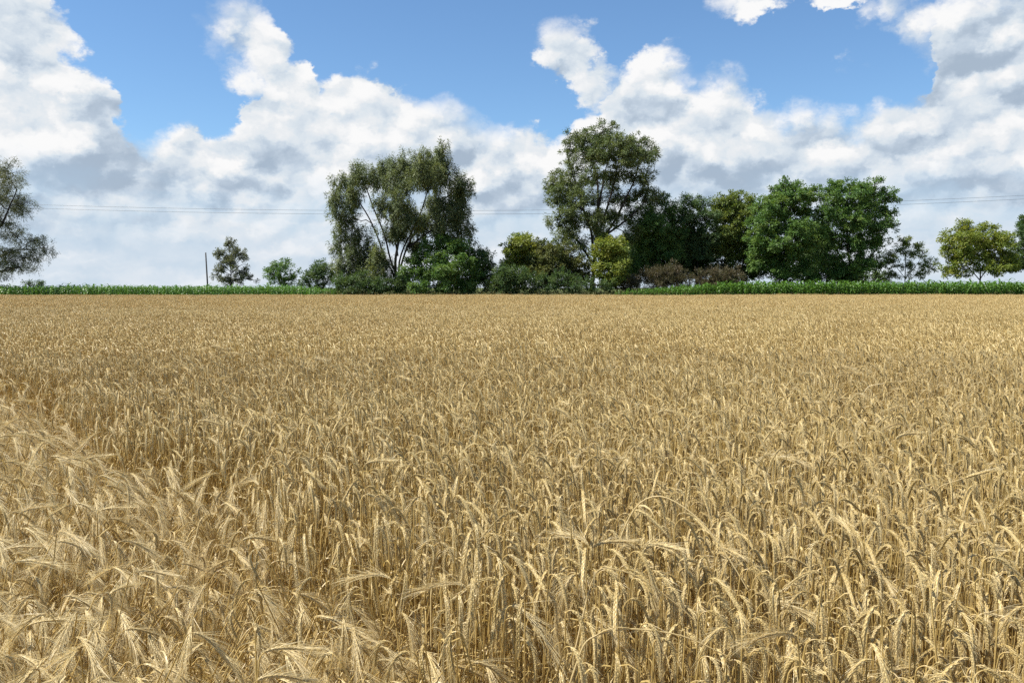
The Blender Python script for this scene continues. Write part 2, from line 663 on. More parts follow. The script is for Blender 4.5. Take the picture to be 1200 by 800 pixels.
def stalk_parts(r, awny):
    h = 0.80 + r.uniform(-0.07, 0.05)
    droop = r.choice((1.7, 2.0, 2.3, 2.5, 2.8, 3.0) if awny else (2.3, 2.7, 2.9, 3.0, 3.1, 3.1, 3.2, 3.3)) + r.uniform(-.15, .12)
    st, ear = stalk_path(r, h, droop, r.uniform(0.018, 0.036), r.uniform(0.0, 0.05), r.uniform(0.105, 0.15))
    b = r.random()
    stem = Geo()
    stem.tube(st, np.linspace(0.0024, 0.0013, len(st)), 4, (0.15, b, 0))
    k, a = ear_geo(r, ear, r.choice((20, 21, 22)), (r.uniform(0.08, 0.12) if awny else r.uniform(0.025, 0.05)), 0.00045, 4, 0.74, (r.uniform(0.2, 0.45) if awny else r.choice((0, 0, 0, 0.2))))
    leaves = []
    for i in range(r.choice((1, 2, 2, 3))):
        z = h * r.uniform(0.35, 0.85)
        x = np.interp(z, st[:5, 2], st[:5, 0])
        l = Geo()
        blade(l, r, (x, 0, z), r.uniform(0, 6.28), r.uniform(0.12, 0.26), r.uniform(0.0022, 0.0042), r.uniform(0.2, 1.2),
              (0.3, r.random(), r.choice((0, 0, 0, 0.35))))
        leaves.append(l)
    return stem, k, a, leaves


def stalk_far(r, h_scale=1.0, thick=1.0):
    """the same plant, plainer, for the field beyond the first metres"""
    h = (0.80 + r.uniform(-0.10, 0.05)) * h_scale
    droop = r.choice((2.5, 2.9, 3.1, 3.2, 3.2)) + r.uniform(-.15, .12)
    st, ear = stalk_path(r, h, droop, r.uniform(0.018, 0.036), r.uniform(0.0, 0.05), r.uniform(0.105, 0.15))
    g = Geo()
    b = r.random()
    g.tube(st[[0, 2, 4, 7, 11]], 0.0022 * thick, 3, (0.15, b, 0))
    g.tube(ear[[0, 1, 3, 6, 10]], np.array((0.0030, 0.0050, 0.0054, 0.0044, 0.0014)) * thick, 4, (0.92, b, 0))
    for i in range(4):
        p, d, yv, s = frame_at(ear, r.uniform(0.3, 0.99))
        awn(g, p, d + yv * r.gauss(0, .2) + s * r.gauss(0, .2), r.uniform(0.03, 0.08), 0.0009 * thick, r, (0.9, b, 0.15))
    for i in range(r.choice((1, 1, 2))):
        z = h * r.uniform(0.35, 0.9)
        blade(g, r, (np.interp(z, st[:5, 2], st[:5, 0]), 0, z), r.uniform(0, 6.28), r.uniform(0.12, 0.25), 0.0035 * thick, r.uniform(0.2, 1.2),
              (0.3, r.random(), r.choice((0, 0, 0.3))))
    return g


# ------------------------------------------------------------------ scattering
def scatter(name, pts, rot, scale, idx, protos, mat, label, cat=None):
    """one stuff object: real plants set out on points by a geometry-nodes modifier"""
    pool = bpy.data.collections.new(name + '_plants')
    for i, g in enumerate(protos):
        o = bpy.data.objects.new('%s_plant_%03d' % (name, i), g.mesh('%s_plant' % name, mat))
        pool.objects.link(o)
    me = bpy.data.meshes.new(name)
    me.vertices.add(len(pts))
    me.vertices.foreach_set('co', np.asarray(pts, np.float32).ravel())
    a = me.attributes.new('rot', 'FLOAT_VECTOR', 'POINT')
    a.data.foreach_set('vector', np.asarray(rot, np.float32).ravel())
    a = me.attributes.new('siz', 'FLOAT_VECTOR', 'POINT')
    a.data.foreach_set('vector', np.asarray(scale, np.float32).ravel())
    a = me.attributes.new('pick', 'INT', 'POINT')
    a.data.foreach_set('value', np.asarray(idx, np.int32))
    me.update()
    o = bpy.data.objects.new(name, me)
    COL.objects.link(o)
    ng = bpy.data.node_groups.new(name + '_scatter', 'GeometryNodeTree')
    ng.interface.new_socket('Geometry', in_out='INPUT', socket_type='NodeSocketGeometry')
    ng.interface.new_socket('Geometry', in_out='OUTPUT', socket_type='NodeSocketGeometry')
    nn, ln = ng.nodes, ng.links
    gi, go = nn.new('NodeGroupInput'), nn.new('NodeGroupOutput')
    ci = nn.new('GeometryNodeCollectionInfo')
    ci.inputs['Collection'].default_value = pool
    ci.inputs['Separate Children'].default_value = True
    ci.inputs['Reset Children'].default_value = True
    ip = nn.new('GeometryNodeInstanceOnPoints')
    ip.inputs['Pick Instance'].default_value = True

    def named(n, dt):
        x = nn.new('GeometryNodeInputNamedAttribute')
        x.data_type = dt
        x.inputs['Name'].default_value = n
        return x.outputs['Attribute']
    e2r = nn.new('FunctionNodeEulerToRotation')
    ln.new(named('rot', 'FLOAT_VECTOR'), e2r.inputs[0])
    ln.new(gi.outputs[0], ip.inputs['Points'])
    ln.new(ci.outputs[0], ip.inputs['Instance'])
    ln.new(named('pick', 'INT'), ip.inputs['Instance Index'])
    ln.new(e2r.outputs[0], ip.inputs['Rotation'])
    ln.new(named('siz', 'FLOAT_VECTOR'), ip.inputs['Scale'])
    ln.new(ip.outputs[0], go.inputs[0])
    md = o.modifiers.new('scatter', 'NODES')
    md.node_group = ng
    tag(o, label, cat, kind='stuff')
    return o


# the fallen, lower strip of the crop at the left front: everything left of and nearer than this line
LX0, LY0, LX1, LY1 = -5.75, 9.4, -0.2, 2.75


def strip_depth(x, y):
    nx, ny = (LY1 - LY0), -(LX1 - LX0)
    l = math.hypot(nx, ny)
    return ((x - LX0) * nx + (y - LY0) * ny) / l      # metres into the strip


def lodged(x, y):
    d = strip_depth(x, y) + 0.35 * vnoise(x * 1.3, y * 1.3, 5)
    return np.clip(d / 0.25 + 0.5, 0, 1)


def crop_height(x, y):
    h = 1.0 + 0.075 * vnoise(x / 3.6, y / 1.9, 1) + 0.05 * vnoise(x / 0.9, y / 0.7, 2) + 0.05 * vnoise(x / 16, y / 7, 8)
    sd = strip_depth(x, y) + 0.35 * vnoise(x * 1.3, y * 1.3, 5)
    h = h - 0.15 * lodged(x, y) - 0.52 * np.exp(-((sd - 0.22) / 0.17) ** 2) * np.clip((y - 2.2) / 3, 0, 1)
    hole = np.exp(-(((x - 3.15) / 0.42) ** 2 + ((y - 7.3) / 0.5) ** 2))     # a gap in the stand at the right
    return h - 0.22 * hole


# nearest part: every stalk on its own
def jitter_points(y0, y1, dens, slope=0.66, side=1.2):
    n = int((y1 - y0) * 2 * (slope * y1 + side) * dens)
    x = rng.uniform(-1, 1, n) * (slope * y1 + side)
    y = rng.uniform(y0, y1, n)
    k = np.abs(x) < slope * y + side
    return x[k], y[k]


def stand(x, y):
    """lean, heading and size of stalks at these places"""
    n = len(x)
    lo = lodged(x, y)
    sd = np.radians(3.0) + lo * np.radians(13)
    lo2 = lo * np.clip(1.15 - 0.22 * strip_depth(x, y), 0.35, 1)        # flattest along the edge of the strip
    tilt = np.stack([rng.normal(0, 1, n) * sd, rng.normal(0, 1, n) * sd + lo2 * np.radians(38)], 1)
    head = np.radians(-25) + rng.normal(0, 1, n) * np.radians(58) + np.where(rng.random(n) < 0.22 * (1 - lo), math.pi, 0) + 0.5 * vnoise(x / 1.7, y / 1.7, 9)
    hs = crop_height(x, y) * rng.normal(1.0, 0.065, n)
    return np.stack([tilt[:, 0], tilt[:, 1], head], 1), hs


NV = 28
near_parts = [stalk_parts(R, awny=(i >= NV // 2)) for i in range(NV)]


def pick_variant(x, y):
    """long bristles mostly in the fallen strip at the left"""
    p = 0.02 + 0.88 * lodged(x, y) * np.clip(1.7 - 0.4 * strip_depth(x, y), 0.4, 1)
    awny = rng.random(len(x)) < p
    return rng.integers(0, NV // 2, len(x)) + awny * (NV // 2)


xa, ya = jitter_points(0.9, 6.5, 430)
xb, yb = jitter_points(6.5, 11.0, 330)
xn, yn = np.concatenate([xa, xb]), np.concatenate([ya, yb])
# thin the stand in the gap and along the shaded step
rot_n, hs_n = stand(xn, yn)
idx_n = pick_variant(xn, yn)
seen = np.where((np.abs(xn) < 0.585 * yn) & (yn > 1.72))[0]
single = seen[np.argsort(yn[seen])][:300]
rest = np.setdiff1d(np.arange(len(xn)), single)
joined = []
for stem, k, a, leaves in near_parts:
    g = Geo()
    for q in (stem, k, a, *leaves):
        g.merge(q)
    joined.append(g)
zz = np.zeros(len(rest))
sc = np.stack([np.ones(len(rest)) * 1.0, np.ones(len(rest)) * 1.0, hs_n[rest]], 1)
scatter('ripe_grain', np.stack([xn[rest], yn[rest], zz + 0.01], 1), rot_n[rest], sc, idx_n[rest], joined, STRAW,
        'ripe golden grain crop filling the front of the field', 'grain')

# beyond: the same crop in small stands of about a square metre
mid = []
for v in range(10):
    g = Geo()
    for i in range(210):
        x, y = R.uniform(-.6, .6), R.uniform(-.6, .6)
        a = math.radians(-35) + R.gauss(0, 1.2)
        hs = R.gauss(1.0, 0.055)
        c, s = math.cos(a), math.sin(a)
        m = np.array(((c, -s, 0, x), (s, c, 0, y), (0, 0, hs, 0), (0, 0, 0, 1)))
        t = R.gauss(0, 0.08)
        m = np.array(((1, 0, t, 0), (0, 1, R.gauss(0, .08), 0), (0, 0, 1, 0), (0, 0, 0, 1))) @ m
        m[:3, 3] = (x, y, 0)
        g.merge(stalk_far(R, 1.0, 1.05), m)
    mid.append(g)
far = []
for v in range(8):
    g = Geo()
    for i in range(110):
        x, y = R.uniform(-.7, .7), R.uniform(-.7, .7)
        a = R.uniform(0, 6.28)
        c, s = math.cos(a), math.sin(a)
        m = np.array(((c, -s, R.gauss(0, .08), x), (s, c, R.gauss(0, .08), y), (0, 0, R.gauss(1.0, .055), 0), (0, 0, 0, 1)))
        g.merge(stalk_far(R, 1.0, 1.5), m)
    far.append(g)


def stands(y0, y1, cell, slope=0.66, side=4.0):
    ys = np.arange(y0 + cell / 2, y1, cell)
    P = []
    for y in ys:
        xs = np.arange(-(slope * y + side), slope * y + side, cell)
        P.append(np.stack([xs + rng.uniform(-.3, .3, len(xs)) * cell, np.full(len(xs), y) + rng.uniform(-.3, .3, len(xs)) * cell], 1))
    return np.concatenate(P)


pm, pf = stands(11.2, 36, 0.85), stands(36, 101.2, 1.15)
P2 = np.concatenate([pm, pf])
n2 = len(P2)
pick = np.concatenate([rng.integers(0, 10, len(pm)), 10 + rng.integers(0, 8, len(pf))])
rotz = np.concatenate([rng.normal(0, 0.5, len(pm)), rng.uniform(0, 6.28, len(pf))])
hz = crop_height(P2[:, 0], P2[:, 1]) * rng.normal(1, 0.02, n2)
scatter('distant_grain', np.concatenate([P2, np.full((n2, 1), 0.01)], 1), np.stack([np.zeros(n2), np.zeros(n2), rotz], 1),
        np.stack([np.ones(n2), np.ones(n2), hz], 1), pick, mid + far, STRAW, 'ripe golden grain crop reaching back to the trees', 'grain')

# the nearest stalks, one by one
part_mesh = []
for stem, k, a, leaves in near_parts:
    part_mesh.append((stem.mesh('stem', STRAW), k.mesh('ear', STRAW), a.mesh('awn_fringe', STRAW), [l.mesh('leaf', STRAW) for l in leaves]))


def place_stalk(i):
    st, k, a, lv = part_mesh[idx_n[i]]
    t = empty('grain_stalk', (xn[i], yn[i], 0.01), tuple(rot_n[i]))
    t.scale = (1, 1, hs_n[i])
    tag(t, 'ripe golden grain stalk with bristly ear in the nearest row of the field', 'grain stalk', 'nearest grain stalks along the bottom edge')

    def part(nm, me, par):
        o = bpy.data.objects.new(nm, me)
        COL.objects.link(o)
        o.parent = par
        return o
    part('stem', st, t)
    e = part('ear', k, t)
    part('awn_fringe', a, e)
    for l in lv:
        part('leaf', l, t)


for i in single:
    place_stalk(i)


# ------------------------------------------------------------------ odd stalks that stand out of the crop
def bent_straw(pix, rad, label, ear=False, bleach=0.2):
    """pix: (px, py, distance) from the ground up"""
    pts = np.array([at(*q) for q in pix])
    o0 = np.array((pts[0][0], pts[0][1], 0.0))
    t = np.linspace(0, len(pts) - 1, 26)
    P = np.stack([np.interp(t, np.arange(len(pts)), pts[:, c]) for c in range(3)], 1)
    for _ in range(3):
        P[1:-1] = (P[:-2] + 2 * P[1:-1] + P[2:]) / 4
    P = np.concatenate([[o0 + (0, 0, -0.01)], P])
    P -= o0
    root = empty('bent_straw', tuple(o0))
    tag(root, label, 'straw', 'bent pale straws standing out of the crop')
    g = Geo()
    g.tube(P, np.linspace(rad * 1.2, rad * 0.7, len(P)), 6, (0.3, 0.3, bleach))
    g.build('stem', STRAW, root, True)
    if ear:
        d = P[-1] - P[-3]
        d /= np.linalg.norm(d)
        k, a = ear_geo(R, np.array([P[-1] + d * 0.1 * i / 7 + np.array((0, 0, -0.004 * (i / 7) ** 2)) for i in range(8)]), 17, 0.05, 0.0006)
        e = k.build('ear', STRAW, root)
        a.build('awn_fringe', STRAW, e)
    g = Geo()
    blade(g, R, P[9], R.uniform(0, 6.28), 0.22, 0.004, 0.6, (0.3, 0.5, bleach))
    g.build('leaf', STRAW, root)


bent_straw([(712, 705, 2.75), (722, 640, 2.75), (745, 588, 2.75), (776, 577, 2.72), (820, 606, 2.66), (852, 650, 2.6), (876, 690, 2.55)], 0.0025,
           'long pale thick straw arching down to the right, right of centre', bleach=0.25)
bent_straw([(672, 770, 2.2), (690, 690, 2.3), (702, 662, 2.3), (748, 673, 2.28), (808, 719, 2.24), (838, 755, 2.2)], 0.0021, 'thin straw curving right below the long pale arching straw')
bent_straw([(668, 800, 2.02), (684, 752, 2.05), (702, 742, 2.05), (740, 735, 2.04), (800, 743, 2.02), (852, 768, 2.0)], 0.0022, 'thin pale straw lying almost level near the bottom, right of centre', bleach=0.2)
bent_straw([(505, 700, 2.75), (508, 660, 2.8), (516, 644, 2.8), (545, 660, 2.75), (568, 686, 2.7)], 0.0026, 'short pale straw bent over to the right near the middle of the bottom half')
bent_straw([(1002, 500, 7.2), (1006, 468, 7.2), (1018, 452, 7.2), (1036, 449, 7.15)], 0.004, 'pale straw bent level over a dark gap in the crop at the right', ear=True, bleach=0.6)
bent_straw([(1085, 640, 3.6), (1090, 600, 3.6), (1099, 570, 3.6), (1130, 560, 3.55)], 0.0026, 'pale straw with level ear sticking up near the right edge', ear=True)


# ------------------------------------------------------------------ trees
LEAF = {
    'willow': mat_leaf('willow_leaf', (0.072, 0.102, 0.042), (0.145, 0.182, 0.080), (0.165, 0.190, 0.046), 0.32),
    'ash': mat_leaf('tall_tree_leaf', (0.065, 0.104, 0.034), (0.140, 0.180, 0.068), (0.160, 0.186, 0.048), 0.32),
    'green': mat_leaf('fresh_green_leaf', (0.052, 0.122, 0.028), (0.120, 0.222, 0.056), (0.165, 0.245, 0.054), 0.36),
    'dark': mat_leaf('dark_green_leaf', (0.045, 0.095, 0.032), (0.095, 0.155, 0.054), (0.110, 0.155, 0.042), 0.36),
    'yellow': mat_leaf('yellow_green_leaf', (0.120, 0.185, 0.030), (0.250, 0.305, 0.060), (0.285, 0.295, 0.052), 0.40),
    'lime': mat_leaf('lime_green_leaf', (0.085, 0.140, 0.030), (0.180, 0.235, 0.058), (0.220, 0.250, 0.055), 0.40),
    'olive': mat_leaf('olive_leaf', (0.070, 0.100, 0.030), (0.135, 0.160, 0.050), (0.165, 0.165, 0.048), 0.36),
    'brown': mat_leaf('dry_brush_leaf', (0.078, 0.064, 0.036), (0.140, 0.112, 0.064), (0.085, 0.095, 0.040), 0.25),
    'grey': mat_leaf('grey_green_leaf', (0.095, 0.110, 0.062), (0.170, 0.185, 0.105), (0.150, 0.170, 0.070), 0.36),
}
# leaf length, width, sag, spray radius (m), leaves per spray, sprays per square metre of lobe shell
HABIT = {
    'willow': dict(l=0.34, w=0.085, sag=0.75, r=0.50, rz=0.80, n=48, k=1.75),
    'ash': dict(l=0.30, w=0.10, sag=0.35, r=0.58, rz=0.52, n=52, k=1.55),
    'broad': dict(l=0.27, w=0.15, sag=0.25, r=0.60, rz=0.46, n=52, k=1.8),
    'airy': dict(l=0.26, w=0.09, sag=0.3, r=0.46, rz=0.40, n=52, k=1.7),
    'wispy': dict(l=0.32, w=0.055, sag=0.55, r=0.58, rz=0.58, n=44, k=1.6),
    'shrub': dict(l=0.22, w=0.11, sag=0.15, r=0.45, rz=0.40, n=44, k=1.6),
    'twiggy': dict(l=0.26, w=0.07, sag=-0.4, r=0.42, rz=0.45, n=44, k=1.8),
}


def unit(n):
    v = rng.normal(0, 1, (n, 3))
    return v / np.linalg.norm(v, axis=1)[:, None]


def sprays_of(lobe, Y, k):
    """where the leafy sprays of one bough sit, in world space"""
    px, py, rx, ry = lobe[:4]
    dy = lobe[4] if len(lobe) > 4 else 0.0
    m = Y / 1000.0
    c = np.array(at(px, py, Y)) + (0, dy, 0)
    rad = np.array((rx * m, (rx + ry) * 0.5 * m, ry * m)) * 1.07
    n = max(6, int(k * 4.2 * (rad[0] * rad[2] + rad[0] * rad[1]) * 0.5 + k * 2.2 * rad.prod()))
    n = min(n, 200)
    d = unit(n)
    rr = rng.random(n) ** (1 / 2.3)
    rr *= 1.0 + 0.30 * vnoise(d[:, 0] * 2.3 + px, d[:, 2] * 2.3 + py, 4)
    rr = np.where(rng.random(n) < 0.07, rr * 1.28, rr)          # shoots that stick out
    return c, c + d * rr[:, None] * rad * 0.97


def leaves_at(P, hab, grow):
    """quads of all leaves of these sprays"""
    n = hab['n']
    N_ = len(P)
    sz = rng.uniform(0.6, 1.35, N_)
    cnt = np.maximum(8, (n * sz * rng.uniform(0.75, 1.2, N_)).astype(int))
    own = np.repeat(np.arange(N_), cnt)
    M = len(own)
    d = unit(M)
    rr = rng.random(M) ** 0.6
    off = d * rr[:, None] * np.stack([np.full(M, hab['r']), np.full(M, hab['r']), np.full(M, hab['rz'])], 1) * sz[own][:, None]
    if hab['sag'] > 0.5:
        off[:, 2] -= 0.25 * hab['rz']
    c = P[own] + off
    # leaf direction: outward from the spray, sagging
    ax = d + grow[own] * 0.5 + rng.normal(0, 0.35, (M, 3))
    ax[:, 2] -= hab['sag'] * 1.3
    ax /= np.linalg.norm(ax, axis=1)[:, None]
    # leaves turn their faces up and out of the bough
    face = grow[own] * 0.75 + d * 0.35 + rng.normal(0, 0.42, (M, 3))
    face[:, 2] += 0.55
    sd = np.cross(ax, face)
    sd /= np.linalg.norm(sd, axis=1)[:, None] + 1e-9
    L = hab['l'] * rng.uniform(0.65, 1.3, M)
    W = hab['w'] * rng.uniform(0.7, 1.25, M)
    nrm = np.cross(ax, sd)
    a = c - ax * (L * 0.5)[:, None]
    e = c + ax * (L * 0.5)[:, None] - nrm * (L * 0.12)[:, None]
    m = c - ax * (L * 0.06)[:, None] + nrm * (L * 0.05)[:, None]
    q = np.stack([a, m + sd * (W * 0.5)[:, None], e, m - sd * (W * 0.5)[:, None]], 1)
    spray_b = np.clip(rng.normal(0.25, 0.3, N_), 0, 1)
    tint = np.stack([np.clip(rng.normal(0.5, 0.3, M), 0, 1), spray_b[own], np.zeros(M)], 1)
    return q, tint


def tree(name, label, cat, Y, base, limbs, lobes, leaf, habit, bark=None, group=None, r0=0.3, dens=1.0, depth=0.6):
    """limbs: lists of (px, py[, depth]) from the ground up; lobes: (px, py, rx, ry[, depth]) boughs"""
    bark = bark or BARK
    hab = HABIT[habit]
    b = at(base[0], base[1], Y)
    root = empty(name, (b.x, b.y, 0))
    tag(root, label, cat, group)
    org = np.array((b.x, b.y, 0.0))
    wood = Geo()
    nodes = []
    for li, lm in enumerate(limbs):
        pts = []
        for q in lm:
            p = np.array(at(q[0], q[1], Y))
            p[1] += q[2] if len(q) > 2 else 0.0
            pts.append(p)
        pts = np.array(pts)
        if li == 0 or lm[0][1] > 332:
            pts[0][2] = -0.3
        # smooth and wander
        t = np.linspace(0, len(pts) - 1, (len(pts) - 1) * 5 + 1)
        P = np.stack([np.interp(t, np.arange(len(pts)), pts[:, c]) for c in range(3)], 1)
        for _ in range(2):
            P[1:-1] = (P[:-2] + 2 * P[1:-1] + P[2:]) / 4
        ln = np.linalg.norm(pts[-1] - pts[0])
        wv = rng.normal(0, 0.016 * ln, (len(P), 3)) * np.array((1, 1, 0.4))
        for _ in range(3):
            wv[1:-1] = (wv[:-2] + wv[1:-1] + wv[2:]) / 3
        P[1:-1] += wv[1:-1]
        ra = 0.72 * r0 * (1.0 if li == 0 else 0.6)
        rad = np.linspace(ra, 0.14 * r0, len(P)) if len(P) > 1 else ra
        if lm[0][1] > 332:
            rad = rad.copy()
            rad[0] *= 1.35
        wood.tube(P - org, rad, 7)
        nodes.append(np.concatenate([P, rad[:, None]], 1)[3:] if len(P) > 6 else np.concatenate([P, rad[:, None]], 1))
    nodes = np.concatenate(nodes)
    Q, T = [], []
    # boughs reach towards and away from the camera as far as to the sides
    full = []
    half = 0.5 * (max(q[0] + q[2] for q in lobes) - min(q[0] - q[2] for q in lobes)) * Y / 1000
    mx, my = sum(q[0] for q in lobes) / len(lobes), sum(q[1] for q in lobes) / len(lobes)
    for q in lobes:
        far_in = abs(q[0] - mx) * Y / 1000 / max(half, 0.1)
        room = half * math.sqrt(max(0.05, 1 - min(1, far_in) ** 2)) * 0.62
        dy = R.uniform(-0.55, 0.55) * room
        full.append((q[0], q[1], q[2], q[3], dy))
        if R.random() < depth and room > 1.2:
            dy2 = (room if dy < 0 else -room) * R.uniform(0.6, 1.0)
            full.append((q[0] + (mx - q[0]) * 0.12 + R.uniform(-4, 4), q[1] + (my - q[1]) * 0.12 + R.uniform(-3, 4), q[2] * 0.95, q[3] * 0.95, dy2))
    for lobe in full:
        c, P = sprays_of(lobe, Y, hab['k'] * dens)
        # bough from the nearest wood to the middle of the lobe, then twigs to the sprays
        dd = np.linalg.norm(nodes[:, :3] - c, axis=1) + np.maximum(0, nodes[:, 2] - c[2]) * 1.2
        j = int(dd.argmin())
        s = nodes[j, :3]
        tt = np.linspace(0, 1, 6)[:, None]
        bow = s + (c - s) * tt
        ll = np.linalg.norm(c - s)
        bow[:, 2] += np.sin(tt[:, 0] * math.pi) * ll * 0.08
        bow[1:-1] += rng.normal(0, 0.03 * ll + 0.02, (4, 3))
        rb = min(nodes[j, 3] * 0.75, 0.03 + 0.028 * ll)
        wood.tube(bow - org, np.linspace(rb, 0.030, 6), 5)
        hubs = [c] + [P[int(i)] * 0.55 + c * 0.45 for i in rng.integers(0, len(P), 7)]
        hubs = np.array(hubs)
        for h in hubs[1:]:
            mm = (h + bow[4]) / 2 + rng.normal(0, 0.12, 3)
            wood.tube(np.stack([bow[4], mm, h]) - org, (0.035, 0.027, 0.018), 4)
        for p in P:
            h = hubs[int(np.linalg.norm(hubs - p, axis=1).argmin())]
            mm = (h + p) / 2 + rng.normal(0, 0.10, 3) + (0, 0, 0.08)
            wood.tube(np.stack([h, mm, p]) - org, (0.018, 0.013, 0.006), 3)
        g = P - c
        g = g / (np.linalg.norm(g, axis=1)[:, None] + 1e-6)
        q, t = leaves_at(P, hab, g)
        Q.append(q - org)
        T.append(t)
    wood.build('trunk', bark, root, smooth=True)
    me = quad_mesh('crown', np.concatenate(Q), np.concatenate(T), LEAF[leaf])
    o = bpy.data.objects.new('crown', me)
    COL.objects.link(o)
    o.parent = root
    return root


G_T = 'trees along the far edge of the field'
G_B = 'shrubs under the trees'

# far left, cut by the picture's edge
tree('tree', 'thin grey-green tree with wispy boughs cut off by the left edge', 'tree', 108, (-22, 340),
     [[(-22, 342), (-20, 300), (-14, 260), (-8, 225), (0, 200)], [(-20, 310), (0, 300), (22, 292), (42, 293)], [(-17, 290), (-2, 268), (12, 245), (20, 222)],
      [(-20, 300), (-45, 270), (-60, 240)], [(-19, 318), (5, 318), (25, 312)]],
     [(2, 200, 20, 14), (22, 214, 14, 12), (-14, 222, 24, 22), (13, 238, 17, 15), (2, 262, 22, 14), (30, 278, 17, 9), (47, 296, 10, 16), (24, 300, 20, 10),
      (0, 302, 22, 14), (-40, 250, 26, 26), (-44, 290, 26, 26), (6, 322, 24, 8), (-60, 225, 22, 22)], 'grey', 'wispy', r0=0.42)
# thin young tree beside the post
tree('young_tree', 'small thin grey-green tree standing beside the bare post', 'tree', 116, (270, 340),
     [[(270, 344), (270, 315), (269, 295), (267, 280)], [(270, 322), (280, 312), (288, 308)], [(270, 318), (260, 308), (255, 302)]],
     [(267, 284, 9, 8), (260, 299, 11, 8), (278, 297, 9, 8), (270, 309, 13, 8), (257, 318, 10, 8), (284, 318, 12, 8), (268, 327, 18, 7), (292, 326, 7, 5)],
     'grey', 'airy', r0=0.12, dens=1.15)
tree('shrub', 'round dark green bush standing alone left of the trees', 'shrub', 112, (330, 342),
     [[(330, 344), (330, 325), (328, 312)], [(330, 335), (340, 322)], [(330, 335), (320, 325)]],
     [(331, 313, 13, 10), (321, 322, 12, 10), (341, 321, 11, 10), (331, 329, 20, 9)], 'green', 'shrub', r0=0.1, group=G_B)
tree('shrub', 'low olive bush between the round bush and the willow', 'shrub', 111, (372, 342),
     [[(372, 344), (372, 325), (374, 314)], [(372, 335), (385, 322)], [(372, 335), (360, 325)]],
     [(377, 314, 14, 10), (366, 322, 14, 10), (388, 320, 14, 13), (357, 330, 10, 7), (378, 332, 22, 10)], 'dark', 'shrub', r0=0.1, group=G_B)
# the big many-stemmed willow
tree('willow_tree', 'big many-stemmed willow with open drooping crown left of centre', 'tree', 110, (464, 343),
     [[(465, 346), (463, 315), (468, 280), (463, 240), (460, 205), (462, 190)], [(465, 330), (474, 290), (490, 252), (506, 215), (514, 185)],
      [(470, 312), (485, 272), (510, 245), (532, 222), (540, 212)], [(462, 325), (448, 292), (432, 254), (415, 226), (404, 212)],
      [(459, 346), (452, 322), (440, 303), (425, 290)], [(463, 318), (452, 280), (435, 240), (425, 212), (420, 200)], [(478, 290), (505, 270), (535, 255)],
      [(466, 300), (460, 265), (462, 235)]],
     [(400, 212, 14, 14), (420, 201, 15, 13), (396, 234, 13, 17), (412, 226, 10, 12, 2), (402, 258, 17, 19), (396, 285, 12, 16), (420, 275, 14, 14, 2),
      (455, 192, 18, 15), (474, 196, 15, 18), (445, 206, 12, 14), (466, 216, 20, 15), (455, 242, 17, 18), (474, 248, 15, 20), (462, 270, 17, 14, 2),
      (506, 184, 14, 15), (520, 182, 10, 14), (500, 205, 18, 18), (524, 208, 17, 19), (543, 222, 14, 20), (512, 236, 13, 12, 3), (536, 248, 19, 17), (549, 270, 10, 16),
      (520, 266, 18, 15), (497, 262, 16, 16), (530, 286, 18, 14), (432, 300, 20, 18), (450, 312, 14, 14, 1), (408, 310, 16, 18), (436, 326, 20, 13), (484, 285, 16, 15)],
     'willow', 'willow', r0=0.30, dens=1.15, depth=0.5)
tree('shrub', 'wide bright green bush in front of the willow', 'shrub', 106, (515, 345),
     [[(515, 347), (514, 325), (512, 300), (515, 282)], [(515, 338), (535, 318), (545, 300)], [(515, 338), (495, 320), (488, 305)]],
     [(519, 280, 13, 9), (505, 291, 14, 10), (533, 290, 14, 11), (491, 303, 13, 11), (514, 306, 18, 12), (546, 303, 11, 13), (477, 321, 12, 12), (500, 322, 17, 13), (529, 322, 18, 13),
      (556, 322, 12, 13), (469, 335, 10, 9), (492, 338, 15, 8), (520, 338, 16, 8), (547, 337, 15, 9)],
     'green', 'broad', r0=0.10, group=G_B, dens=1.35, depth=0.55)
tree('shrub', 'dark rounded bush to the right of the willow', 'shrub', 108, (568, 345),
     [[(568, 347), (567, 325), (566, 300)], [(568, 338), (576, 320)], [(568, 338), (558, 322)]],
     [(563, 297, 14, 11), (573, 306, 12, 12), (556, 312, 14, 14), (570, 324, 17, 14), (580, 334, 14, 10)], 'dark', 'shrub', r0=0.12, group=G_B)
tree('small_tree', 'yellow-green small tree between the two tallest trees', 'tree', 110, (608, 344),
     [[(608, 346), (607, 325), (606, 300), (607, 285)], [(608, 330), (622, 310)], [(608, 330), (597, 312)]],
     [(609, 281, 14, 9), (598, 292, 12, 11), (619, 291, 13, 11), (606, 305, 19, 12), (594, 313, 10, 10), (622, 310, 14, 12)], 'yellow', 'broad', r0=0.14, group=G_T)
tree('small_tree', 'olive brown small tree left of the tallest tree', 'tree', 109, (640, 344),
     [[(640, 346), (640, 325), (636, 295)], [(640, 332), (660, 312), (668, 298)], [(640, 330), (626, 312)]],
     [(633, 287, 12, 9), (645, 296, 16, 13), (630, 305, 15, 13), (664, 298, 13, 12), (655, 313, 19, 13), (636, 322, 20, 12), (672, 312, 10, 12), (684, 306, 11, 11), (668, 326, 13, 10), (688, 324, 9, 10)], 'olive', 'broad', r0=0.13, group=G_T)
for px, lobes, lab in ((600, [(590, 330, 16, 11), (607, 326, 17, 13), (622, 333, 16, 11)], 'low dark green bush under the yellow-green small tree'),
                       (650, [(640, 331, 17, 12), (658, 329, 17, 12), (675, 334, 14, 10)], 'low dark green bush at the foot of the olive small tree')):
    tree('shrub', lab, 'shrub', 105, (px, 345), [[(px, 347), (px, 334), (px + 1, 325)]], lobes, 'dark', 'shrub', r0=0.08, group=G_B, dens=1.5)
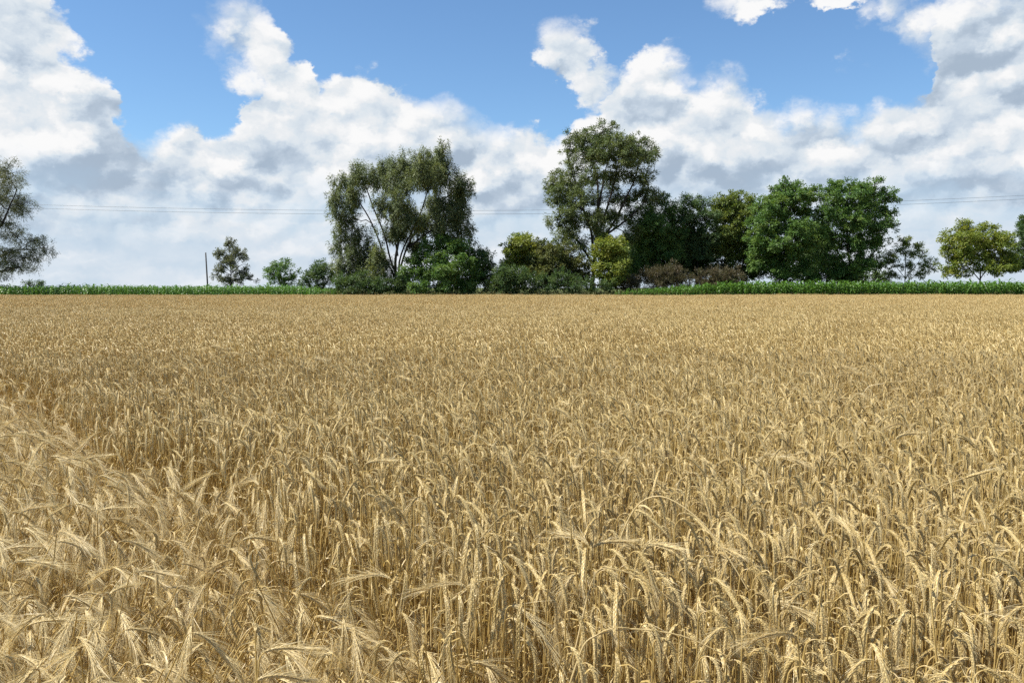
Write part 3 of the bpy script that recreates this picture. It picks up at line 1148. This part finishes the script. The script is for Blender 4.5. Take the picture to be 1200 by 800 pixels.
for px, lobes, lab in ((412, [(400, 333, 14, 10), (418, 330, 16, 12), (436, 336, 14, 9)], 'low dark bush under the drooping left boughs of the willow'),
                       (455, [(448, 334, 13, 11), (466, 334, 14, 11)], 'low dark bush at the foot of the willow trunks'),
                       (588, [(577, 336, 12, 9), (592, 322, 13, 11), (600, 337, 13, 8)], 'small dark bush below the rounded bush and the yellow-green tree'),
                       (704, [(698, 335, 13, 9), (712, 336, 12, 8)], 'low dark bush at the foot of the yellow and orange tinged tree')):
    tree('shrub', lab, 'shrub', 104.5, (px, 345), [[(px, 347), (px, 336), (px + 1, 328)]], lobes, 'dark', 'shrub', r0=0.08, group=G_B, dens=1.5)
# the tallest tree
tree('tall_tree', 'tallest tree with a fan of limbs and high rounded crown', 'tree', 112, (690, 341),
     [[(691, 345), (694, 320), (699, 292), (699, 262), (697, 225), (698, 185), (700, 160)], [(697, 300), (690, 262), (678, 225), (668, 195), (664, 178)],
      [(698, 285), (711, 245), (722, 205), (730, 172)], [(699, 290), (722, 255), (742, 215), (752, 185)], [(698, 275), (688, 250), (664, 232), (648, 215)],
      [(696, 310), (680, 285), (662, 265), (655, 250)], [(692, 338), (682, 318), (668, 300)], [(700, 282), (735, 258), (758, 235)], [(698, 262), (704, 225), (712, 190)]],
     [(686, 160, 16, 12), (706, 157, 19, 12), (668, 173, 12, 15), (690, 177, 19, 14), (724, 168, 17, 12), (747, 171, 15, 12), (760, 181, 13, 12), (735, 185, 16, 13), (712, 184, 15, 12),
      (652, 208, 14, 12), (670, 196, 15, 12), (644, 222, 9, 8), (668, 216, 17, 12), (690, 206, 14, 12, 3), (716, 207, 15, 13, 3), (742, 204, 17, 14), (757, 208, 12, 12),
      (654, 236, 14, 11), (676, 236, 14, 11, 2), (700, 232, 13, 11, 4), (726, 230, 17, 12), (750, 228, 17, 12), (768, 227, 11, 10), (652, 258, 13, 11), (670, 258, 14, 12, 2),
      (692, 258, 13, 11, 3), (716, 255, 16, 12, 2), (740, 252, 15, 13), (660, 279, 15, 11), (678, 284, 13, 14), (734, 276, 14, 13, 2), (706, 276, 13, 10, 3)],
     'ash', 'ash', r0=0.42)
tree('small_tree', 'yellow and orange tinged small tree in front of the tallest tree', 'tree', 107, (714, 344),
     [[(714, 346), (714, 325), (714, 300), (712, 285)], [(714, 330), (726, 310)], [(714, 330), (704, 312)]],
     [(712, 280, 13, 8), (722, 288, 14, 10), (703, 292, 12, 11), (716, 301, 19, 12), (704, 314, 12, 12), (722, 316, 14, 14), (714, 328, 15, 9)], 'yellow', 'broad', r0=0.13, group=G_T)
tree('tree', 'dark green bushy tree just right of the tallest tree', 'tree', 114, (770, 342),
     [[(770, 345), (770, 315), (772, 285), (774, 250)], [(770, 322), (758, 295), (752, 270)], [(770, 318), (785, 288), (793, 262)]],
     [(776, 238, 18, 11), (758, 250, 15, 14), (788, 252, 17, 15), (769, 262, 18, 14), (752, 274, 15, 15), (790, 276, 17, 15), (769, 287, 18, 14), (750, 297, 13, 12), (788, 298, 14, 10), (762, 308, 15, 9), (742, 312, 11, 9)],
     'green', 'ash', r0=0.22, group=G_T, dens=1.15)
tree('tree', 'mid green tree with several thin trunks left of the yellowish crown', 'tree', 115, (818, 342),
     [[(818, 345), (818, 318), (815, 285), (812, 245)], [(824, 345), (828, 310), (832, 275)], [(812, 345), (804, 310), (800, 275)]],
     [(808, 236, 16, 9), (824, 240, 14, 10), (805, 254, 16, 14), (826, 256, 16, 14), (814, 274, 17, 13), (832, 280, 14, 14), (800, 282, 13, 12), (818, 296, 16, 9), (804, 304, 12, 9), (832, 302, 12, 9)],
     'dark', 'ash', r0=0.18, group=G_T, dens=1.1)
tree('tree', 'yellowish green tree with open lower trunks beside the dark rounded tree', 'tree', 116, (858, 342),
     [[(858, 345), (858, 318), (856, 285), (854, 248)], [(852, 345), (845, 310), (842, 275)], [(864, 345), (872, 308), (876, 270)]],
     [(850, 235, 16, 10), (868, 233, 14, 10), (842, 250, 14, 13), (862, 252, 17, 14), (880, 246, 13, 14), (848, 272, 17, 14), (870, 274, 16, 14), (880, 292, 13, 12), (846, 292, 13, 9), (878, 312, 12, 12), (858, 300, 12, 9)],
     'lime', 'broad', r0=0.18, group=G_T)
tree('rounded_tree', 'dense dark green rounded tree, left one of the pair', 'tree', 110, (918, 338),
     [[(918, 343), (920, 315), (924, 280), (926, 235)], [(919, 325), (902, 295), (892, 265)], [(920, 320), (940, 290), (950, 255)]],
     [(926, 216, 15, 9), (914, 227, 17, 11), (938, 227, 17, 12), (900, 242, 17, 13), (924, 246, 20, 14), (948, 245, 14, 15), (889, 262, 15, 14), (910, 267, 18, 14), (936, 268, 18, 15),
      (886, 284, 14, 14), (905, 292, 20, 14), (932, 293, 18, 14), (954, 280, 12, 14), (890, 308, 18, 12), (916, 315, 22, 12), (944, 315, 18, 13)],
     'green', 'broad', r0=0.3, group=G_T, dens=1.1)
tree('rounded_tree', 'dense green tree with ragged right side, right one of the pair', 'tree', 111, (996, 338),
     [[(996, 343), (995, 315), (993, 280), (990, 235)], [(996, 325), (1012, 290), (1026, 255)], [(995, 322), (978, 290), (970, 255)], [(997, 328), (1022, 300), (1035, 275)]],
     [(984, 217, 13, 9), (1002, 222, 14, 11), (970, 226, 11, 10), (1020, 224, 14, 11), (1038, 231, 13, 9), (986, 240, 17, 13), (1012, 243, 17, 12), (1036, 248, 14, 9), (968, 252, 13, 13),
      (996, 261, 18, 13), (1020, 263, 16, 12), (1042, 264, 9, 7), (976, 278, 16, 13), (1000, 285, 17, 13), (1024, 283, 14, 11), (972, 302, 16, 13), (996, 309, 19, 13), (1022, 308, 17, 13), (984, 320, 22, 9)],
     'green', 'broad', r0=0.3, group=G_T, dens=1.05)
tree('small_tree', 'small open tree with gaps right of the ragged green tree', 'tree', 112, (1062, 338),
     [[(1062, 342), (1061, 318), (1062, 298), (1062, 285)], [(1061, 326), (1076, 308), (1082, 296)], [(1061, 326), (1048, 310), (1044, 302)], [(1062, 330), (1080, 318), (1088, 310)]],
     [(1061, 284, 12, 8), (1074, 289, 10, 7), (1052, 295, 11, 8), (1068, 299, 10, 7), (1044, 308, 11, 9), (1083, 296, 7, 6), (1087, 311, 9, 9), (1062, 312, 11, 8), (1072, 322, 12, 6), (1050, 322, 12, 6)],
     'lime', 'airy', r0=0.11, group=G_T, dens=1.1, depth=0.15)
tree('small_tree', 'yellow-green rounded tree standing apart near the right edge', 'tree', 112, (1148, 338),
     [[(1148, 342), (1148, 318), (1146, 295), (1144, 272)], [(1148, 328), (1165, 305), (1172, 285)], [(1148, 328), (1130, 308), (1122, 288)]],
     [(1136, 264, 13, 8), (1158, 266, 13, 9), (1122, 279, 14, 11), (1144, 281, 17, 12), (1168, 281, 14, 12), (1114, 293, 9, 9), (1132, 298, 17, 12), (1158, 298, 18, 12), (1180, 295, 13, 12),
      (1126, 314, 13, 10), (1150, 315, 16, 9), (1176, 312, 14, 10)], 'yellow', 'broad', r0=0.16, group=G_T)
tree('tree', 'dark green tree cut off by the right edge of the picture', 'tree', 114, (1218, 338),
     [[(1218, 342), (1216, 315), (1212, 280), (1208, 260)], [(1218, 325), (1200, 295)], [(1218, 322), (1236, 285)]],
     [(1206, 254, 15, 10), (1198, 268, 12, 11), (1220, 270, 20, 14), (1206, 286, 18, 13), (1232, 290, 20, 16), (1202, 308, 16, 13), (1226, 310, 18, 14), (1240, 265, 16, 16)],
     'dark', 'broad', r0=0.22, group=G_T)
# the wood behind
for px, lobes, lab in ((738, [(726, 300, 16, 16), (744, 290, 18, 18), (738, 318, 24, 14), (758, 312, 18, 16)], 'dark thicket behind the yellow and orange tinged tree'),
                       (792, [(776, 290, 20, 20), (800, 284, 20, 20), (818, 292, 18, 20), (786, 314, 24, 14), (812, 315, 22, 14)], 'dark thicket behind the trunks of the bushy trees'),
                       (862, [(842, 292, 18, 18), (864, 286, 20, 20), (884, 300, 18, 22), (850, 316, 22, 12), (876, 320, 22, 12)], 'dark thicket behind the yellowish green tree'),
                       (958, [(925, 322, 22, 12), (950, 300, 20, 20), (966, 270, 16, 20), (960, 322, 22, 12), (990, 322, 22, 12), (1018, 324, 18, 9)], 'dark thicket low behind the pair of rounded trees')):
    tree('thicket', lab, 'shrub', 121, (px, 342), [[(px, 344), (px, 318), (px + 1, 292)], [(px, 335), (px + 16, 300)], [(px, 335), (px - 16, 300)]],
         lobes, 'dark', 'broad', r0=0.14, group=G_B, depth=0.3)
# dry brush under the trees, behind the corn
for px, lobes, lab in ((735, [(718, 334, 14, 8), (738, 331, 16, 9)], 'low dry brown brush behind the start of the corn'),
                       (775, [(760, 324, 15, 10), (778, 318, 16, 11), (794, 323, 15, 11), (775, 332, 24, 8)], 'tall reddish brown dry brush under the dark green bushy tree'),
                       (840, [(818, 326, 15, 10), (838, 322, 16, 11), (858, 325, 14, 10), (840, 333, 26, 7)], 'greyish brown dry brush under the yellowish green tree')):
    tree('dry_brush', lab, 'brush', 108, (px, 343), [[(px, 345), (px, 333), (px + 1, 322)], [(px, 340), (px + 9, 325)], [(px, 340), (px - 9, 325)]],
         lobes, 'brown', 'twiggy', r0=0.06, dens=1.6, group='dry brush under the trees')
tree('shrub', 'low dark bush on the skyline under the tree at the left edge', 'shrub', 118, (36, 338), [[(36, 342), (36, 334), (36, 330)]],
     [(30, 333, 9, 4), (42, 334, 11, 4)], 'dark', 'shrub', r0=0.06, group=G_B)


# ------------------------------------------------------------------ corn behind the grain
CORN = mat_leaf('corn_leaf', (0.048, 0.135, 0.020), (0.100, 0.225, 0.036), (0.140, 0.245, 0.040), 0.28, 0.40, 0.5)


def corn_plant(r):
    g = Geo()
    h = 1.75 + r.uniform(-.1, .1)
    g.tube([(0, 0, 0), (0.01, 0, h * 0.5), (0.0, 0.01, h)], (0.016, 0.013, 0.006), 4, (0.6, 0.3, 0))
    for i in range(10):
        z = 0.35 + (h - 0.4) * i / 9
        az = (i % 2) * math.pi + r.gauss(0, 0.35)
        d = np.array((math.cos(az), math.sin(az), 0))
        sd = np.array((-d[1], d[0], 0))
        ang = r.uniform(1.0, 1.3)
        p = np.array((0, 0, z))
        L = r.uniform(0.65, 0.9)
        n = 7
        vs = []
        for k in range(n):
            t = k / (n - 1)
            w = 0.062 * math.sin(math.pi * min(1, 0.28 + 0.72 * t)) ** 0.8 + 0.003
            roll = r.uniform(-.2, .2)
            nn = sd * math.cos(roll) + np.array((0, 0, 1)) * math.sin(roll)
            vs += [p - nn * w, p + nn * w]
            p = p + (d * math.cos(ang) + np.array((0, 0, 1)) * math.sin(ang)) * L / n
            ang -= r.uniform(0.25, 0.48)
        g.add(vs, [(2 * k, 2 * k + 1, 2 * k + 3, 2 * k + 2) for k in range(n - 1)], (r.random(), r.random() * 0.8, 0))
    return g


corn_kinds = [corn_plant(R) for i in range(10)]


def corn(name, x0, x1, y0, y1, height, label):
    xs = np.arange(x0, x1, 0.30)
    ys = np.arange(y0, y1, 0.76)
    X, Y_ = np.meshgrid(xs, ys)
    X = (X + rng.normal(0, 0.05, X.shape)).ravel()
    Y_ = (Y_ + rng.normal(0, 0.05, Y_.shape)).ravel()
    n = len(X)
    s = height(X, Y_) / 2.15 * rng.normal(1.0, 0.085, n)
    k = s > 0.25
    X, Y_, s = X[k], Y_[k], s[k]
    n = len(X)
    scatter(name, np.stack([X, Y_, np.zeros(n)], 1), np.stack([rng.normal(0, .05, n), rng.normal(0, .05, n), rng.uniform(0, 6.28, n)], 1),
            np.stack([s, s, s], 1), rng.integers(0, 10, n), corn_kinds, CORN, label, 'corn')


corn('corn_crop', -76, -20.5, 102.4, 110.5, lambda x, y: 2.0 + 0.12 * vnoise(x / 5, y / 3, 21) - 0.5 * np.clip((x + 27) / 6, 0, 1),
     'strip of green corn along the field edge at the left')
corn('corn_crop', 12.5, 84, 102.4, 108.5, lambda x, y: 1.30 + 1.22 * np.clip((x - 12) / 15, 0, 1) + 0.12 * vnoise(x / 5, y / 3, 22),
     'tall strip of green corn along the field edge at the right')

# rank weeds between the grain and the trees
WEED = mat_leaf('weed_leaf', (0.045, 0.080, 0.028), (0.100, 0.140, 0.045), (0.150, 0.140, 0.055), 0.3)


def weed_clump(r):
    g = Geo()
    for i in range(16):
        a, rad = r.uniform(0, 6.28), r.uniform(0, 0.35)
        blade(g, r, (math.cos(a) * rad, math.sin(a) * rad, 0), r.uniform(0, 6.28), r.uniform(0.9, 1.7), r.uniform(0.02, 0.04), r.uniform(1.3, 1.55), (r.random(), r.random(), 0))
    for i in range(26):
        a, rad = r.uniform(0, 6.28), r.uniform(0, 0.4)
        blade(g, r, (math.cos(a) * rad, math.sin(a) * rad, r.uniform(0.2, 1.0)), r.uniform(0, 6.28), r.uniform(0.2, 0.4), r.uniform(0.03, 0.06), r.uniform(0.2, 1.2), (r.random(), r.random(), 0))
    return g


wx = rng.uniform(-23, 62, 5200)
wy = 102.2 + rng.random(5200) ** 1.3 * 14
n = len(wx)
ws = rng.uniform(0.6, 1.25, n)
scatter('edge_weeds', np.stack([wx, wy, np.zeros(n)], 1), np.stack([np.zeros(n), np.zeros(n), rng.uniform(0, 6.28, n)], 1), np.stack([ws, ws, ws], 1),
        rng.integers(0, 6, n), [weed_clump(R) for i in range(6)], WEED, 'rank dark green weeds between the grain and the trees', 'weeds')

# ------------------------------------------------------------------ post and wires
WOOD = mat_bark('weathered_wood', (0.035, 0.034, 0.033), (0.10, 0.095, 0.09))
p0, p1 = at(244, 337, 114), at(241, 296, 114)
post = empty('utility_post', (p0.x, p0.y, 0))
tag(post, 'bare dark leaning post rising from the corn beside the thin tree', 'post')
g = Geo()
g.tube([(0, 0, -0.4), ((p1.x - p0.x) * 0.5, 0, p1.z * 0.5), (p1.x - p0.x, 0, p1.z)], (0.115, 0.10, 0.085), 10, cap=True)
g.build('shaft', WOOD, post, True)
g = Geo()
tx, tz = p1.x - p0.x, p1.z
g.tube([(tx + 0.06, 0, tz - 1.1), (tx + 0.10, -0.10, tz - 0.5), (tx + 0.08, -0.10, tz + 0.02)], (0.03, 0.045, 0.04), 6, cap=True)
g.build('conduit', WOOD, post, True)

m = new_mat('aluminium_cable')
p = principled((0.20, 0.21, 0.22), 0.5, 0.4)
p.inputs['Metallic'].default_value = 0.3
out(p.outputs[0])
for dy, nm in ((0.0, 'upper'), (4.2, 'lower')):
    pts = []
    for px in range(-420, 1700, 40):
        y = 247.0 + dy - 3.55e-5 * (px - 490) ** 2
        pts.append(at(px, y, 140))
    g = Geo()
    g.tube(pts, 0.023, 5)
    o = g.build('power_cable', m, None, True)
    tag(o, '%s one of the two thin grey power cables sagging behind the trees' % nm, 'cable', 'power cables behind the trees')
